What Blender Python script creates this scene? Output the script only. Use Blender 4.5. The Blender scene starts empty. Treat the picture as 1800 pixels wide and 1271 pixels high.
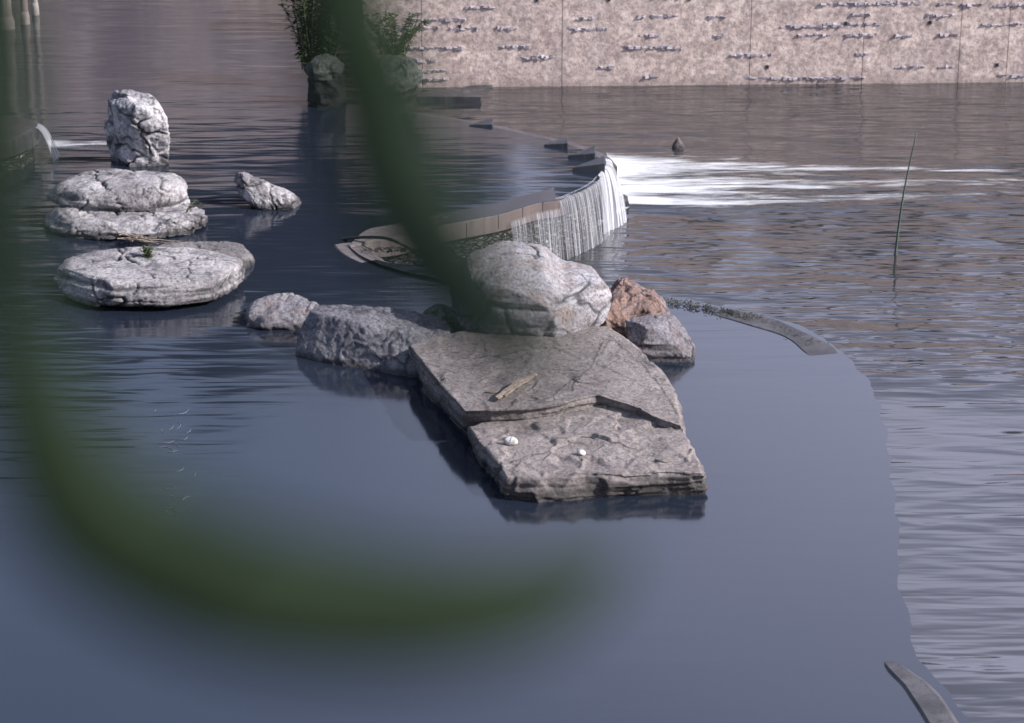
import bpy, bmesh, math, random
import numpy as np
from mathutils import Vector, geometry
random.seed(7)
rad = math.radians
S = bpy.context.scene
C = S.collection

# ------------------------------------------------------------------ camera, sky, sun, exposure
F, W, H = 4234.0, 1800.0, 1271.0            # focal length in photograph pixels
CAMZ, PITCH = 8.0, rad(20)
cam_d = bpy.data.cameras.new('camera')
cam = bpy.data.objects.new('camera', cam_d); C.objects.link(cam)
cam.location = (0, 0, CAMZ); cam.rotation_euler = (rad(90) - PITCH, 0, 0)
cam_d.sensor_width = 36; cam_d.lens = 36 * F / W
cam_d.clip_start = 0.05; cam_d.clip_end = 2000
cam_d.dof.use_dof = True; cam_d.dof.focus_distance = 23.2; cam_d.dof.aperture_fstop = 2.7
S.camera = cam

SUN = Vector((0.86, -0.28, 0.60)).normalized()
elev = math.asin(SUN.z)
world = bpy.data.worlds.new("World"); S.world = world; world.use_nodes = True
nt = world.node_tree; nt.nodes.clear()
sky = nt.nodes.new('ShaderNodeTexSky'); sky.sky_type = 'NISHITA'; sky.sun_disc = False
sky.sun_elevation = elev; sky.sun_rotation = math.atan2(SUN.x, SUN.y)
sky.air_density = 1.2; sky.dust_density = 1.5; sky.ozone_density = 2.5
bg = nt.nodes.new('ShaderNodeBackground'); bg.inputs[1].default_value = 0.085
wo = nt.nodes.new('ShaderNodeOutputWorld')
# thin bright cloud, thicker to the right
def wn(k, **kw):
    x = nt.nodes.new('ShaderNode'+k)
    for a, b in kw.items(): setattr(x, a, b)
    return x
tc = wn('TexCoord'); mp = wn('Mapping'); mp.inputs['Scale'].default_value = (1.2, 1.2, 4.5); nt.links.new(tc.outputs['Generated'], mp.inputs[0])
cn = wn('TexNoise'); cn.inputs['Scale'].default_value = 1.3; cn.inputs['Detail'].default_value = 5; nt.links.new(mp.outputs[0], cn.inputs['Vector'])
sx = wn('SeparateXYZ'); nt.links.new(tc.outputs['Generated'], sx.inputs[0])
ad = wn('Math', operation='MULTIPLY_ADD'); nt.links.new(sx.outputs[0], ad.inputs[0]); ad.inputs[1].default_value = 1.7; nt.links.new(cn.outputs[0], ad.inputs[2])
mr = wn('MapRange', interpolation_type='SMOOTHSTEP'); nt.links.new(ad.outputs[0], mr.inputs[0]); mr.inputs[1].default_value = .15; mr.inputs[2].default_value = 1.0; mr.inputs[3].default_value = .18; mr.inputs[4].default_value = 1.
mx = wn('Mix', data_type='RGBA'); zr = wn('MapRange', interpolation_type='SMOOTHSTEP'); nt.links.new(sx.outputs[2], zr.inputs[0]); zr.inputs[1].default_value = .36; zr.inputs[2].default_value = .54; zr.inputs[3].default_value = 1; zr.inputs[4].default_value = .48
mu = wn('Math', operation='MULTIPLY'); nt.links.new(mr.outputs[0], mu.inputs[0]); nt.links.new(zr.outputs[0], mu.inputs[1])
nt.links.new(mu.outputs[0], mx.inputs[0]); nt.links.new(sky.outputs[0], mx.inputs[6]); mx.inputs[7].default_value = (8.7, 8.8, 11.9, 1)
nt.links.new(mx.outputs[2], bg.inputs[0]); nt.links.new(bg.outputs[0], wo.inputs[0])
sd = bpy.data.lights.new('sun', 'SUN'); sd.energy = 4.9; sd.angle = rad(0.5); sd.color = (1.0, 0.95, 0.90)
sun = bpy.data.objects.new('sun', sd); C.objects.link(sun)
sun.rotation_euler = SUN.to_track_quat('Z', 'Y').to_euler(); sun.location = (30, -15, 40)
S.view_settings.view_transform = 'Standard'; S.view_settings.look = 'None'
S.view_settings.exposure = 0.66; S.view_settings.gamma = 1.0
S.render.engine = 'CYCLES'
S.cycles.max_bounces = 8; S.cycles.transparent_max_bounces = 16
S.cycles.use_denoising = True

cP, sP = math.cos(PITCH), math.sin(PITCH)
LOW = -0.72                                  # level of the lower pool; the upper pool is z = 0
def ray(px, py):
    u = (px - W/2)/F; v = (H/2 - py)/F
    return np.array([u, cP + v*sP, -sP + v*cP])
def at(px, py, z=0.0):
    d = ray(px, py); t = (z - CAMZ)/d[2]
    return np.array([d[0]*t, d[1]*t, z])
def atY(px, py, Y):
    d = ray(px, py); t = Y/d[1]
    return np.array([d[0]*t, Y, CAMZ + d[2]*t])

# ------------------------------------------------------------------ noise in numpy
def _h(ix, iy, iz, s):
    n = (ix.astype(np.int64)*374761393 + iy.astype(np.int64)*668265263 + iz.astype(np.int64)*2147483647 + s*974711) & 0xffffffff
    n = ((n ^ (n >> 13))*1274126177) & 0xffffffff
    n = ((n ^ (n >> 16))*2246822519) & 0xffffffff
    return (n ^ (n >> 15)) & 0xffffffff
def pn(P, s=0):
    i = np.floor(P); f = P - i; u = f*f*f*(f*(f*6-15)+10); i = i.astype(np.int64); out = 0
    for a in (0, 1):
        for b in (0, 1):
            for c in (0, 1):
                h = _h(i[:,0]+a, i[:,1]+b, i[:,2]+c, s)
                gx = (h & 255)/127.5-1; gy = ((h >> 8) & 255)/127.5-1; gz = ((h >> 16) & 255)/127.5-1
                w = (u[:,0] if a else 1-u[:,0])*(u[:,1] if b else 1-u[:,1])*(u[:,2] if c else 1-u[:,2])
                out = out + w*(gx*(f[:,0]-a)+gy*(f[:,1]-b)+gz*(f[:,2]-c))
    return out
def fbm(P, o=4, s=0, g=0.5):
    r = 0; a = 1; q = P
    for k in range(o):
        r = r + a*pn(q, s+k*17); q = q*2.03+3.1; a *= g
    return r
def worley(P, s=0):
    i = np.floor(P).astype(np.int64); n = len(P)
    f1 = np.full(n, 9.); f2 = np.full(n, 9.); fac = np.zeros(n)
    for a in (-1, 0, 1):
        for b in (-1, 0, 1):
            for c in (-1, 0, 1):
                h = _h(i[:,0]+a, i[:,1]+b, i[:,2]+c, s)
                q = np.stack([i[:,0]+a+(h & 1023)/1023., i[:,1]+b+((h >> 10) & 1023)/1023., i[:,2]+c+((h >> 20) & 1023)/1023.], 1)
                d = P-q; L = np.sqrt((d*d).sum(1))
                h2 = _h(i[:,0]+a, i[:,1]+b, i[:,2]+c, s+99)
                g = np.stack([(h2 & 255)/127.5-1, ((h2 >> 8) & 255)/127.5-1, ((h2 >> 16) & 255)/127.5-1], 1)
                fv = (g*d).sum(1)+((h2 >> 24) & 255)/255.*0.5
                m = L < f1
                f2 = np.where(m, f1, np.minimum(f2, L)); fac = np.where(m, fv, fac); f1 = np.where(m, L, f1)
    return f1, f2, fac
def sst(a, b, x):
    t = np.clip((x-a)/(b-a), 0, 1); return t*t*(3-2*t)

# ------------------------------------------------------------------ objects
def tag(o, label=None, cat=None, group=None, kind=None):
    if label: o['label'] = label
    if cat: o['category'] = cat
    if group: o['group'] = group
    if kind: o['kind'] = kind
    return o
def empty(name, loc, label=None, cat=None, group=None):
    o = bpy.data.objects.new(name, None); C.objects.link(o); o.location = loc
    o.empty_display_size = 0.1
    return tag(o, label, cat, group)
def link(name, V, Fc, mat, parent=None, smooth=True, uv=None, attr=None):
    me = bpy.data.meshes.new(name)
    V = np.asarray(V, dtype=float)
    if parent is not None: V = V - np.array(parent.location)
    me.from_pydata(V.tolist(), [], [tuple(int(i) for i in f) for f in Fc])
    me.materials.append(mat)
    if smooth: me.polygons.foreach_set('use_smooth', [True]*len(me.polygons))
    if uv is not None:
        l = me.uv_layers.new(name='UVMap'); vi = np.zeros(len(me.loops), dtype=np.int32)
        me.loops.foreach_get('vertex_index', vi); l.data.foreach_set('uv', np.asarray(uv, dtype=float)[vi].ravel())
    if attr is not None:
        for k, v in attr.items():
            A = me.attributes.new(k, 'FLOAT', 'POINT'); A.data.foreach_set('value', np.asarray(v, dtype=float))
    o = bpy.data.objects.new(name, me); C.objects.link(o)
    if parent is not None: o.parent = parent
    return o
def grid_faces(n, m, wrap=False, off=0):
    f = []
    for i in range(n-1):
        for j in range(m if wrap else m-1):
            k = (j+1) % m
            f.append((off+i*m+j, off+i*m+k, off+(i+1)*m+k, off+(i+1)*m+j))
    return f
class MB:
    def __init__(s): s.v = []; s.f = []
    def box(s, c, d, rz=0, jit=0):
        n = len(s.v); cc, ss = math.cos(rz), math.sin(rz)
        for z in (-1, 1):
            for x, y in ((-1,-1),(1,-1),(1,1),(-1,1)):
                a = x*d[0]/2+random.uniform(-jit, jit); b = y*d[1]/2+random.uniform(-jit, jit)
                s.v.append((c[0]+a*cc-b*ss, c[1]+a*ss+b*cc, c[2]+z*d[2]/2+random.uniform(-jit, jit)))
        s.f += [(n+3,n+2,n+1,n),(n+4,n+5,n+6,n+7)]+[(n+i, n+(i+1) % 4, n+4+(i+1) % 4, n+4+i) for i in range(4)]
    def tube(s, pts, rs, k=8, bumpy=0):
        pts = [Vector(p) for p in pts]; n0 = len(s.v)
        for i, p in enumerate(pts):
            t = (pts[min(i+1, len(pts)-1)]-pts[max(i-1, 0)]).normalized()
            a = t.cross(Vector((0.13, 0.31, 0.94))).normalized(); b = t.cross(a)
            r = rs[i] if isinstance(rs, (list, tuple)) else rs
            for j in range(k):
                q = 2*math.pi*j/k; rr = r*(1+random.uniform(-bumpy, bumpy))
                s.v.append(tuple(p+a*math.cos(q)*rr+b*math.sin(q)*rr))
        s.f += grid_faces(len(pts), k, True, n0)
        s.f += [tuple(range(n0+k-1, n0-1, -1)), tuple(range(n0+(len(pts)-1)*k, n0+len(pts)*k))]
    def build(s, name, mat, parent=None, smooth=False): return link(name, s.v, s.f, mat, parent, smooth)
def spline(pts, n=20):
    P = [np.array(p, float) for p in pts]; P = [2*P[0]-P[1]]+P+[2*P[-1]-P[-2]]; out = []
    for i in range(1, len(P)-2):
        for k in range(n):
            t = k/n
            out.append(0.5*((2*P[i])+(-P[i-1]+P[i+1])*t+(2*P[i-1]-5*P[i]+4*P[i+1]-P[i+2])*t*t+(-P[i-1]+3*P[i]-3*P[i+1]+P[i+2])*t**3))
    out.append(P[-2]); return np.array(out)
def resample(P, ds):
    P = np.asarray(P, float); d = np.r_[0, np.cumsum(np.linalg.norm(np.diff(P, axis=0), axis=1))]
    n = max(2, int(d[-1]/ds)); t = np.linspace(0, d[-1], n)
    return np.stack([np.interp(t, d, P[:,k]) for k in range(P.shape[1])], 1), t

# ------------------------------------------------------------------ materials
class M:
    def __init__(s, name):
        s.m = bpy.data.materials.new(name); s.m.use_nodes = True; s.t = s.m.node_tree
        s.b = s.t.nodes['Principled BSDF']; s.out = s.t.nodes['Material Output']; s.co = None
    def n(s, k, **kw):
        x = s.t.nodes.new('ShaderNode'+k)
        for a, b in kw.items(): setattr(x, a, b)
        return x
    def L(s, a, b): s.t.links.new(a, b)
    def set(s, i, v):
        if hasattr(v, 'is_linked') or hasattr(v, 'links'): s.L(v, i)
        else: i.default_value = v
    def pos(s, scale=(1,1,1), rot=(0,0,0), src='pos'):
        if src == 'pos': o = s.n('NewGeometry').outputs['Position']
        elif src == 'uv': o = s.n('UVMap').outputs[0]
        else: o = s.n('TexCoord').outputs['Object']
        mp = s.n('Mapping'); mp.inputs['Scale'].default_value = scale; mp.inputs['Rotation'].default_value = rot
        s.L(o, mp.inputs[0]); return mp.outputs[0]
    def noise(s, vec, sc=5, det=4, rough=0.5, dist=0):
        x = s.n('TexNoise'); s.L(vec, x.inputs['Vector']); x.inputs['Scale'].default_value = sc
        x.inputs['Detail'].default_value = det; x.inputs['Roughness'].default_value = rough; x.inputs['Distortion'].default_value = dist
        return x.outputs[0]
    def vor(s, vec, sc=5, feature='DISTANCE_TO_EDGE'):
        x = s.n('TexVoronoi', feature=feature); s.L(vec, x.inputs['Vector']); x.inputs['Scale'].default_value = sc
        return x.outputs[0]
    def ramp(s, v, a, b, lo=0., hi=1.):
        x = s.n('MapRange', interpolation_type='SMOOTHSTEP'); s.set(x.inputs[0], v)
        for i, q in zip((1,2,3,4), (a,b,lo,hi)): x.inputs[i].default_value = q
        return x.outputs[0]
    def math(s, op, a, b=0., c=0.):
        x = s.n('Math', operation=op); s.set(x.inputs[0], a); s.set(x.inputs[1], b); s.set(x.inputs[2], c); return x.outputs[0]
    def mix(s, f, a, b):
        x = s.n('Mix', data_type='RGBA'); s.set(x.inputs[0], f)
        for i, c in ((6, a), (7, b)):
            if isinstance(c, tuple): c = (*c, 1)
            s.set(x.inputs[i], c)
        return x.outputs[2]
    def attr(s, name): x = s.n('Attribute', attribute_name=name); return x.outputs['Fac']
    def xyz(s, k):
        x = s.n('SeparateXYZ'); s.L(s.n('NewGeometry').outputs['Position'], x.inputs[0]); return x.outputs[k]
    def col(s, c): s.set(s.b.inputs['Base Color'], (*c, 1) if isinstance(c, tuple) else c); return s
    def rough(s, r): s.set(s.b.inputs['Roughness'], r); return s
    def bump(s, h, dist=0.01, strength=1., prev=None):
        x = s.n('Bump'); x.inputs['Strength'].default_value = strength; x.inputs['Distance'].default_value = dist
        s.set(x.inputs['Height'], h)
        if prev: s.L(prev, x.inputs['Normal'])
        s.L(x.outputs[0], s.b.inputs['Normal']); return x.outputs[0]

def rock_mat(name, c1, c2, c3, dark=(.03,.03,.035), wet=0.0, sc=1., crack=.8, stain=.5, moss=None, bs=1.):
    m = M(name); p = m.pos()
    a = m.ramp(m.noise(p, 1.6*sc, 6, .6), .4, .62)
    b = m.ramp(m.noise(p, 5*sc, 8, .7, .6), .46, .64)
    c = m.mix(a, c1, c2); c = m.mix(m.math('MULTIPLY', b, stain), c, c3)
    sp = m.ramp(m.noise(p, 30*sc, 8, .8), .36, .56, .48, 1.12)
    g = m.n('HueSaturation'); m.L(c, g.inputs['Color']); m.L(sp, g.inputs['Value']); c = g.outputs[0]
    if moss: c = m.mix(m.ramp(m.noise(p, 9, 5, .6), .52, .62), c, moss)
    cr = m.math('MULTIPLY', m.attr('crack'), crack); c = m.mix(cr, c, dark)
    z = m.xyz(2); wz = m.math('ADD', z, m.math('MULTIPLY', m.noise(p, 6, 3), -.07))
    wt = m.ramp(wz, wet-.02, wet+.05, 1, 0)
    dk = m.n('HueSaturation'); m.L(c, dk.inputs['Color']); dk.inputs['Value'].default_value = .33
    c = m.mix(wt, c, dk.outputs[0]); m.col(c)
    m.rough(m.ramp(wt, 0, 1, .85, .3)); m.b.inputs['Specular IOR Level'].default_value = .3
    n0 = m.bump(m.math('ABSOLUTE', m.math('SUBTRACT', m.noise(p, 7*sc, 9, .62, .4), .5)), .10*bs, .8)
    n1 = m.bump(m.noise(p, 24*sc, 8, .72), .045*bs, .8, n0)
    m.bump(m.noise(p, 110*sc, 4, .7), .010, .7, n1)
    return m.m
MAT = {}
MAT['white'] = rock_mat('pale_limestone', (.50,.475,.49), (.30,.28,.295), (.12,.11,.12), stain=.85, crack=.97, wet=.03)
MAT['flat'] = rock_mat('flat_grey_limestone', (.27,.25,.25), (.19,.175,.18), (.09,.085,.09), stain=.8)
MAT['pillar'] = rock_mat('weathered_limestone', (.66,.63,.65), (.30,.29,.32), (.06,.055,.06), stain=.8, crack=.95)
MAT['boulder'] = rock_mat('boulder_limestone', (.53,.51,.55), (.38,.36,.385), (.29,.205,.16), stain=.6, wet=-1)
MAT['slab'] = rock_mat('slab_sandstone', (.30,.265,.257), (.245,.215,.21), (.16,.137,.138), stain=.5, wet=.07, bs=.6)
MAT['dark'] = rock_mat('blue_grey_rock', (.27,.265,.29), (.19,.185,.21), (.11,.11,.13), stain=.7)
MAT['orange'] = rock_mat('rusty_rock', (.33,.215,.18), (.26,.18,.16), (.26,.24,.27), stain=.6)
MAT['grey'] = rock_mat('grey_rock', (.27,.255,.285), (.20,.185,.20), (.18,.13,.115), stain=.5)
MAT['farstone'] = rock_mat('brown_grey_stone', (.20,.175,.17), (.14,.12,.12), (.09,.08,.08), wet=-1)
MAT['mossy'] = rock_mat('mossy_rock', (.30,.30,.25), (.20,.21,.17), (.10,.12,.06), stain=.6, moss=(.07,.10,.03))
MAT['pebble'] = rock_mat('chalk_white_stone', (.8,.79,.77), (.7,.68,.66), (.5,.45,.4), stain=.2)

def conc(name, c1, c2, c3=(.1,.09,.09), rough=.8, wet=None):
    m = M(name); p = m.pos(); c = m.mix(m.ramp(m.noise(p, 2.2, 6, .65), .38, .62), c1, c2)
    st = m.ramp(m.noise(m.pos((9, 9, .7)), 1.5, 5, .7), .5, .68); c = m.mix(m.math('MULTIPLY', st, .7), c, c3)
    m.col(c); m.rough(rough if wet is None else wet); m.bump(m.noise(p, 45, 6, .7), .006, .8); return m.m
MAT['cap'] = conc('cap_concrete', (.36,.32,.31), (.25,.20,.19), (.12,.075,.07))
MAT['cap_wet'] = conc('wet_cap_concrete', (.10,.09,.10), (.06,.055,.06), (.03,.03,.03), wet=.12)
MAT['block'] = conc('dark_block_concrete', (.05,.055,.065), (.03,.03,.035), wet=.4)
MAT['apron'] = conc('apron_concrete', (.21,.185,.18), (.12,.105,.10), (.07,.06,.05), wet=.5)
m = M('rubble_masonry'); p = m.pos((10, 10, 24)); v = m.vor(p, 1.0); c = m.n('TexVoronoi'); m.L(p, c.inputs['Vector']); c.inputs['Scale'].default_value = 1
sx = m.n('SeparateColor'); m.L(c.outputs['Color'], sx.inputs[0])
cc = m.mix(m.ramp(sx.outputs[0], 0, 1), (.035,.035,.04), (.12,.11,.105)); m.col(m.mix(m.ramp(v, .0, .07), (.012,.012,.014), cc)); m.rough(.45)
m.bump(m.ramp(v, 0, .25), .03, 1.); MAT['masonry'] = m.m

# water ---------------------------------------------------------------
def water(name, body, ior, sx, sy, amp, rough, calm=None, y0=15, y1=33, left=0., rip=False):
    m = M(name); m.col(body); m.b.inputs['IOR'].default_value = ior
    a = m.noise(m.pos((sx, sy, 1)), 1, 1, .4, .6)                    # lens shaped wavelets
    b = m.noise(m.pos((sx*.25, sy*.3, 1), (0,0,.12)), 1, 2, .5, .7)  # slow swell
    c = m.noise(m.pos((sx*1.6, sy*2.6, 1), (0,0,-.05)), 1, 1, .4, .4)
    y = m.xyz(1); g = m.ramp(y, y0, y1, calm if calm is not None else 1., 1.)
    g = m.math('MULTIPLY', g, m.ramp(y, 27, 34, 1., .4)) if not rip else g
    if left: g = m.math('MAXIMUM', g, m.math('MULTIPLY', m.ramp(m.xyz(0), -1.6, -3.4, 0, left), m.ramp(y, 17.2, 19.2)))
    if rip: g = m.math('MULTIPLY', g, m.attr('rip'))
    patch = m.ramp(m.noise(m.pos((.25,.4,1)), 1.1, 3), .35, .65, .45, 1.)
    h = m.math('ADD', a, m.math('ADD', m.math('MULTIPLY', b, 1.5), m.math('MULTIPLY', c, .35)))
    h = m.math('MULTIPLY', m.math('MULTIPLY', h, g), patch)
    m.bump(h, amp, 1.); m.rough(rough); return m
MAT['wu'] = water('upper_pool_water', (.014,.019,.031), 1.9, 1.0, 4.2, .010, .11, calm=.05, y0=20, y1=27, left=1.3).m
MAT['wl'] = water('lower_pool_water', (.027,.027,.030), 2.05, 1.05, 3.7, .068, .09, rip=True).m
# falling water and foam
def fall_mat(name, su, sv, lo, hi, edge=True):
    m = M(name); n = m.noise(m.pos((su, sv, 1), src='uv'), 1, 4, .6, .2)
    a = m.math('MULTIPLY', m.ramp(n, lo, hi), m.attr('mask'))
    m.col(m.mix(m.ramp(m.noise(m.pos((su*1.7, sv, 1), src='uv'), 1, 3), .35, .65), (.16,.165,.20), (.72,.73,.78))); m.rough(.35); m.L(a, m.b.inputs['Alpha']); m.b.inputs['Specular IOR Level'].default_value = .3
    m.b.inputs['Subsurface Weight'].default_value = 0
    m.bump(n, .03, .6); return m.m
MAT['fall'] = fall_mat('falling_water', 55, .5, .28, .85)
MAT['chute'] = fall_mat('chute_water', 16, .4, .12, .62)
def foam_mat(name, su, sv, contrast=.30):
    m = M(name); n = m.noise(m.pos((su, sv, 1)), 1, 7, .62, .9)
    n2 = m.noise(m.pos((su*4, sv*2.5, 1)), 1, 5, .7, .4)
    n = m.math('ADD', m.math('MULTIPLY', n, .72), m.math('MULTIPLY', n2, .28))
    th = m.math('SUBTRACT', 1.0, m.attr('mask'))     # mask 1 = full foam
    lo = m.math('MULTIPLY_ADD', th, .46, .215)
    a = m.math('DIVIDE', m.math('SUBTRACT', n, lo), contrast); x = m.n('Clamp'); m.L(a, x.inputs[0])
    a = m.math('MULTIPLY', x.outputs[0], m.ramp(m.attr('mask'), 0, .25)); m.col((.86,.88,.92)); m.rough(.6); m.L(a, m.b.inputs['Alpha'])
    m.bump(n, .05, .5); return m.m
MAT['foam'] = foam_mat('river_foam', .7, 5)
MAT['foamline'] = foam_mat('foam_flecks', 3, 9, .1)
# plants, wood
def leafm(name, c1, c2, tr=.25):
    m = M(name); c = m.mix(m.ramp(m.noise(m.pos(), 7, 3), .35, .65), c1, c2); m.col(c); m.rough(.7); m.b.inputs['Specular IOR Level'].default_value = .12
    t = m.n('BsdfTranslucent'); m.L(c, t.inputs[0]); x = m.n('MixShader'); x.inputs[0].default_value = tr
    m.L(m.b.outputs[0], x.inputs[1]); m.L(t.outputs[0], x.inputs[2]); m.L(x.outputs[0], m.out.inputs[0]); return m.m
MAT['leaf'] = leafm('dark_leaf', (.035,.06,.025), (.06,.09,.035))
MAT['reed'] = leafm('reed_leaf_green', (.015,.026,.013), (.023,.038,.019), .35)
MAT['treeleaf'] = leafm('tree_foliage', (.03,.042,.025), (.05,.06,.035), .15)
def simple(name, c1, c2, sc=12, rough=.8, st=(1,1,1), bd=.005):
    m = M(name); n = m.noise(m.pos(st), sc, 6, .65); m.col(m.mix(m.ramp(n, .38, .62), c1, c2)); m.rough(rough); m.bump(n, bd, .8); return m.m
MAT['wood'] = simple('driftwood', (.33,.27,.22), (.16,.13,.11), 30)
MAT['twig'] = simple('dry_twig', (.20,.16,.12), (.10,.08,.06), 20)
MAT['bark'] = simple('pale_bark', (.26,.25,.24), (.10,.09,.09), 8)
MAT['hose'] = simple('black_rubber', (.02,.022,.025), (.03,.03,.035), 8, .35)
MAT['mud'] = simple('river_bed_mud', (.09,.075,.06), (.05,.04,.035), 3)
MAT['grass'] = simple('bank_grass', (.05,.07,.03), (.09,.08,.05), 6)
MAT['dryweed'] = simple('dry_weed', (.075,.07,.055), (.02,.022,.018), 6)

# ------------------------------------------------------------------ ground and water
def quad(name, x0, x1, y0, y1, z, mat):
    return tag(link(name, [(x0,y0,z),(x1,y0,z),(x1,y1,z),(x0,y1,z)], [(0,1,2,3)], mat, smooth=False), kind='structure')
quad('river_bed', -600, 600, -100, 1200, -2.6, MAT['mud'])

outer = [(611,430),(650,424),(701,418),(753,402.6),(840,382),(892,368),(944,352),(982,344),(1023,328),(1047,314),(1057,303)]
inner = [(611,428),(642,404),(694,393),(774,376),(857,357),(909,340),(947,331),(978,318),(1002,303),(1010,295),(1016,288)]
crest = [(611,429),(649,456),(711,475),(767,487),(850,503),(950,512),(1060,517),(1160,530),(1250,545),(1340,566),(1421,600),(1476,650),(1506,700),(1522,770),(1528,840),(1536,900),(1540,1000),(1545,1080),(1565,1160),(1616,1210),(1658,1271),(1700,1350),(1740,1500)]
back = [(1063,291),(1046,273),(998,254),(930,238),(865,223),(780,208),(700,197),(620,186),(560,180)]
CREST = spline([at(x, y) for x, y in crest], 24)
OUTER = spline([at(x, y, .05) for x, y in outer], 12)
INNER = spline([at(x, y, .05) for x, y in inner], 12)
BACK = spline([at(x, y) for x, y in back], 6)
o1 = [p[:2] for p in OUTER]
gx = np.r_[-200, -60, -20, np.arange(-8, 12, .125), 14, 20, 60, 200]; gy = np.r_[2, 8, np.arange(12, 30, .125), 32, 40, 75]
GX, GY = np.meshgrid(gx, gy); ed = CREST[(CREST[:,1] < 21.6)]
dist = np.min(np.sqrt((GX.ravel()[:,None]-ed[None,:,0])**2+(GY.ravel()[:,None]-ed[None,:,1])**2), axis=1)
rp = .30+.70*sst(1.3, 2.9, dist+.25*pn(np.column_stack([GX.ravel()*1.3, GY.ravel()*1.3, 0*dist])))
rp = np.maximum(rp, sst(18.2, 16.6, GY.ravel())*.8)
tag(link('lower_water', np.column_stack([GX.ravel(), GY.ravel(), np.full(GX.size, LOW)]), grid_faces(len(gy), len(gx)), MAT['wl'], smooth=False, attr={'rip': rp}), kind='structure')
_T = np.gradient(CREST, axis=0); _N = np.stack([_T[:,1], -_T[:,0], 0*_T[:,0]], 1); _N /= np.linalg.norm(_N, axis=1)[:,None]
CO = CREST+_N*((-.19+.09*fbm(CREST*np.array([1.6, 1.6, 0]), 3, 8))*sst(0, 60, np.arange(len(CREST))))[:,None]
poly = [(-60, 4)]+[(CO[-1][0], 4.)]+[tuple(p[:2]) for p in CO[::-1]]
_n = len(OUTER); _q = 0.3+0.7*sst(.56, .80, np.arange(_n)/(_n-1))
poly += [tuple((a*(1-q)+b*q)[:2]) for a, b, q in list(zip(INNER, OUTER, _q))[4:]]
poly += [tuple(p[:2]) for p in BACK]+[(-4.2, 70), (-60, 70)]
tri = geometry.tessellate_polygon([[Vector((x, y, 0)) for x, y in poly]])
uw = link('upper_water', [(x, y, 0) for x, y in poly], tri, MAT['wu'], smooth=False)
bm = bmesh.new(); bm.from_mesh(uw.data); bmesh.ops.recalc_face_normals(bm, faces=bm.faces)
if sum(f.normal.z*f.calc_area() for f in bm.faces) < 0: bmesh.ops.reverse_faces(bm, faces=bm.faces)
bm.to_mesh(uw.data); bm.free()
tag(uw, kind='structure')

# ------------------------------------------------------------------ sweep along a path (walls)
def sweep(name, P, prof, mat, parent=None, smooth=False):
    """P (n,3); prof: list of (side offset, z) or callable i->list. side is to the right of travel."""
    P = np.asarray(P); T = np.gradient(P, axis=0); T[:,2] = 0; T /= np.linalg.norm(T, axis=1)[:,None]
    N = np.stack([T[:,1], -T[:,0], 0*T[:,0]], 1); V = []
    for i in range(len(P)):
        pr = prof(i) if callable(prof) else prof
        for s, z in pr: V.append((P[i,0]+N[i,0]*s, P[i,1]+N[i,1]*s, z))
    k = len(pr); f = grid_faces(len(P), k, True)
    f += [tuple(range(k)), tuple(range((len(P)-1)*k+k-1, (len(P)-1)*k-1, -1))]
    return link(name, V, f, mat, parent, smooth)

# curved weir: cap > strip between INNER and OUTER, masonry wall below
weir = empty('curved_weir', tuple(at(860, 380)), 'curved concrete weir with flat cap over a rubble face, spilling at its right end', 'weir')
n = len(OUTER); V = []; 
for i in range(n):
    t = i/(n-1); zt = min(.055, .02+.3*t)-.042*float(sst(.30, .50, t))-.028*float(sst(.60, .78, t))
    a, b = INNER[i], OUTER[i]; d = (b-a); L = np.linalg.norm(d[:2])+1e-6; d = d/L
    zb = zt-(.02+.185*float(sst(0, .12, t)))
    for s, z in ((0, -.5), (0, zt-.01), (.03, zt), (L-.02, zt), (L, zt-.012), (L, zb), (L-.06, zb-.01)):
        V.append((a[0]+d[0]*s, a[1]+d[1]*s, z))
fc = grid_faces(n, 7, True)
m = M('weir_cap_concrete'); p = m.pos(); c = m.mix(m.ramp(m.noise(p, 2.2, 6, .65), .38, .62), (.28,.255,.25), (.19,.165,.16))
st = m.ramp(m.noise(m.pos((11, 11, .5)), 1.5, 5, .7), .45, .65); c = m.mix(m.math('MULTIPLY', st, .7), c, (.10,.075,.07))
ag = m.attr('age'); c = m.mix(m.math('MULTIPLY', ag, .85), c, (.085,.062,.060))
wv = m.ramp(m.math('ADD', m.attr('wet'), m.math('MULTIPLY', m.math('SUBTRACT', m.noise(p, 5, 5, .7), .5), 1.1)), .3, .7)
m.col(m.mix(wv, c, (.035,.033,.038))); m.rough(m.ramp(wv, 0, 1, .8, .15)); m.bump(m.noise(p, 45, 6, .7), .005, .7); MAT['weircap'] = m.m
tt = np.repeat(np.arange(n)/(n-1), 7); pj = np.tile(np.arange(7), n); topm = np.isin(pj, (1, 2, 3))
link('cap', V, fc, MAT['weircap'], weir, False, attr={'wet': np.where(topm, sst(.14, .46, tt), sst(.62, .8, tt)*.8), 'age': sst(.2, .5, tt)})
V = []
Pm, tm = resample(OUTER, .04); k = 16
Tm = np.gradient(Pm, axis=0); Nm = np.stack([Tm[:,1], -Tm[:,0], 0*Tm[:,0]], 1); Nm /= np.linalg.norm(Nm, axis=1)[:,None]
for i in range(len(Pm)):
    for j in range(k+1):
        q = Pm[i]-Nm[i]*(-.0)+0; 
        V.append(tuple(Pm[i]+Nm[i]*(-.07+.05*j/k)+np.array([0, 0, -.185-.76*j/k])))
V = np.array(V); f1, f2, fa = worley(V*np.array([11, 11, 21]), 5)
NN = np.repeat(Nm, k+1, axis=0); V = V+NN*(fa*.02-.025*np.exp(-(f2-f1)/.08))[:,None]
link('stone_face', V, grid_faces(len(Pm), k+1), MAT['masonry'], weir, False)
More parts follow.
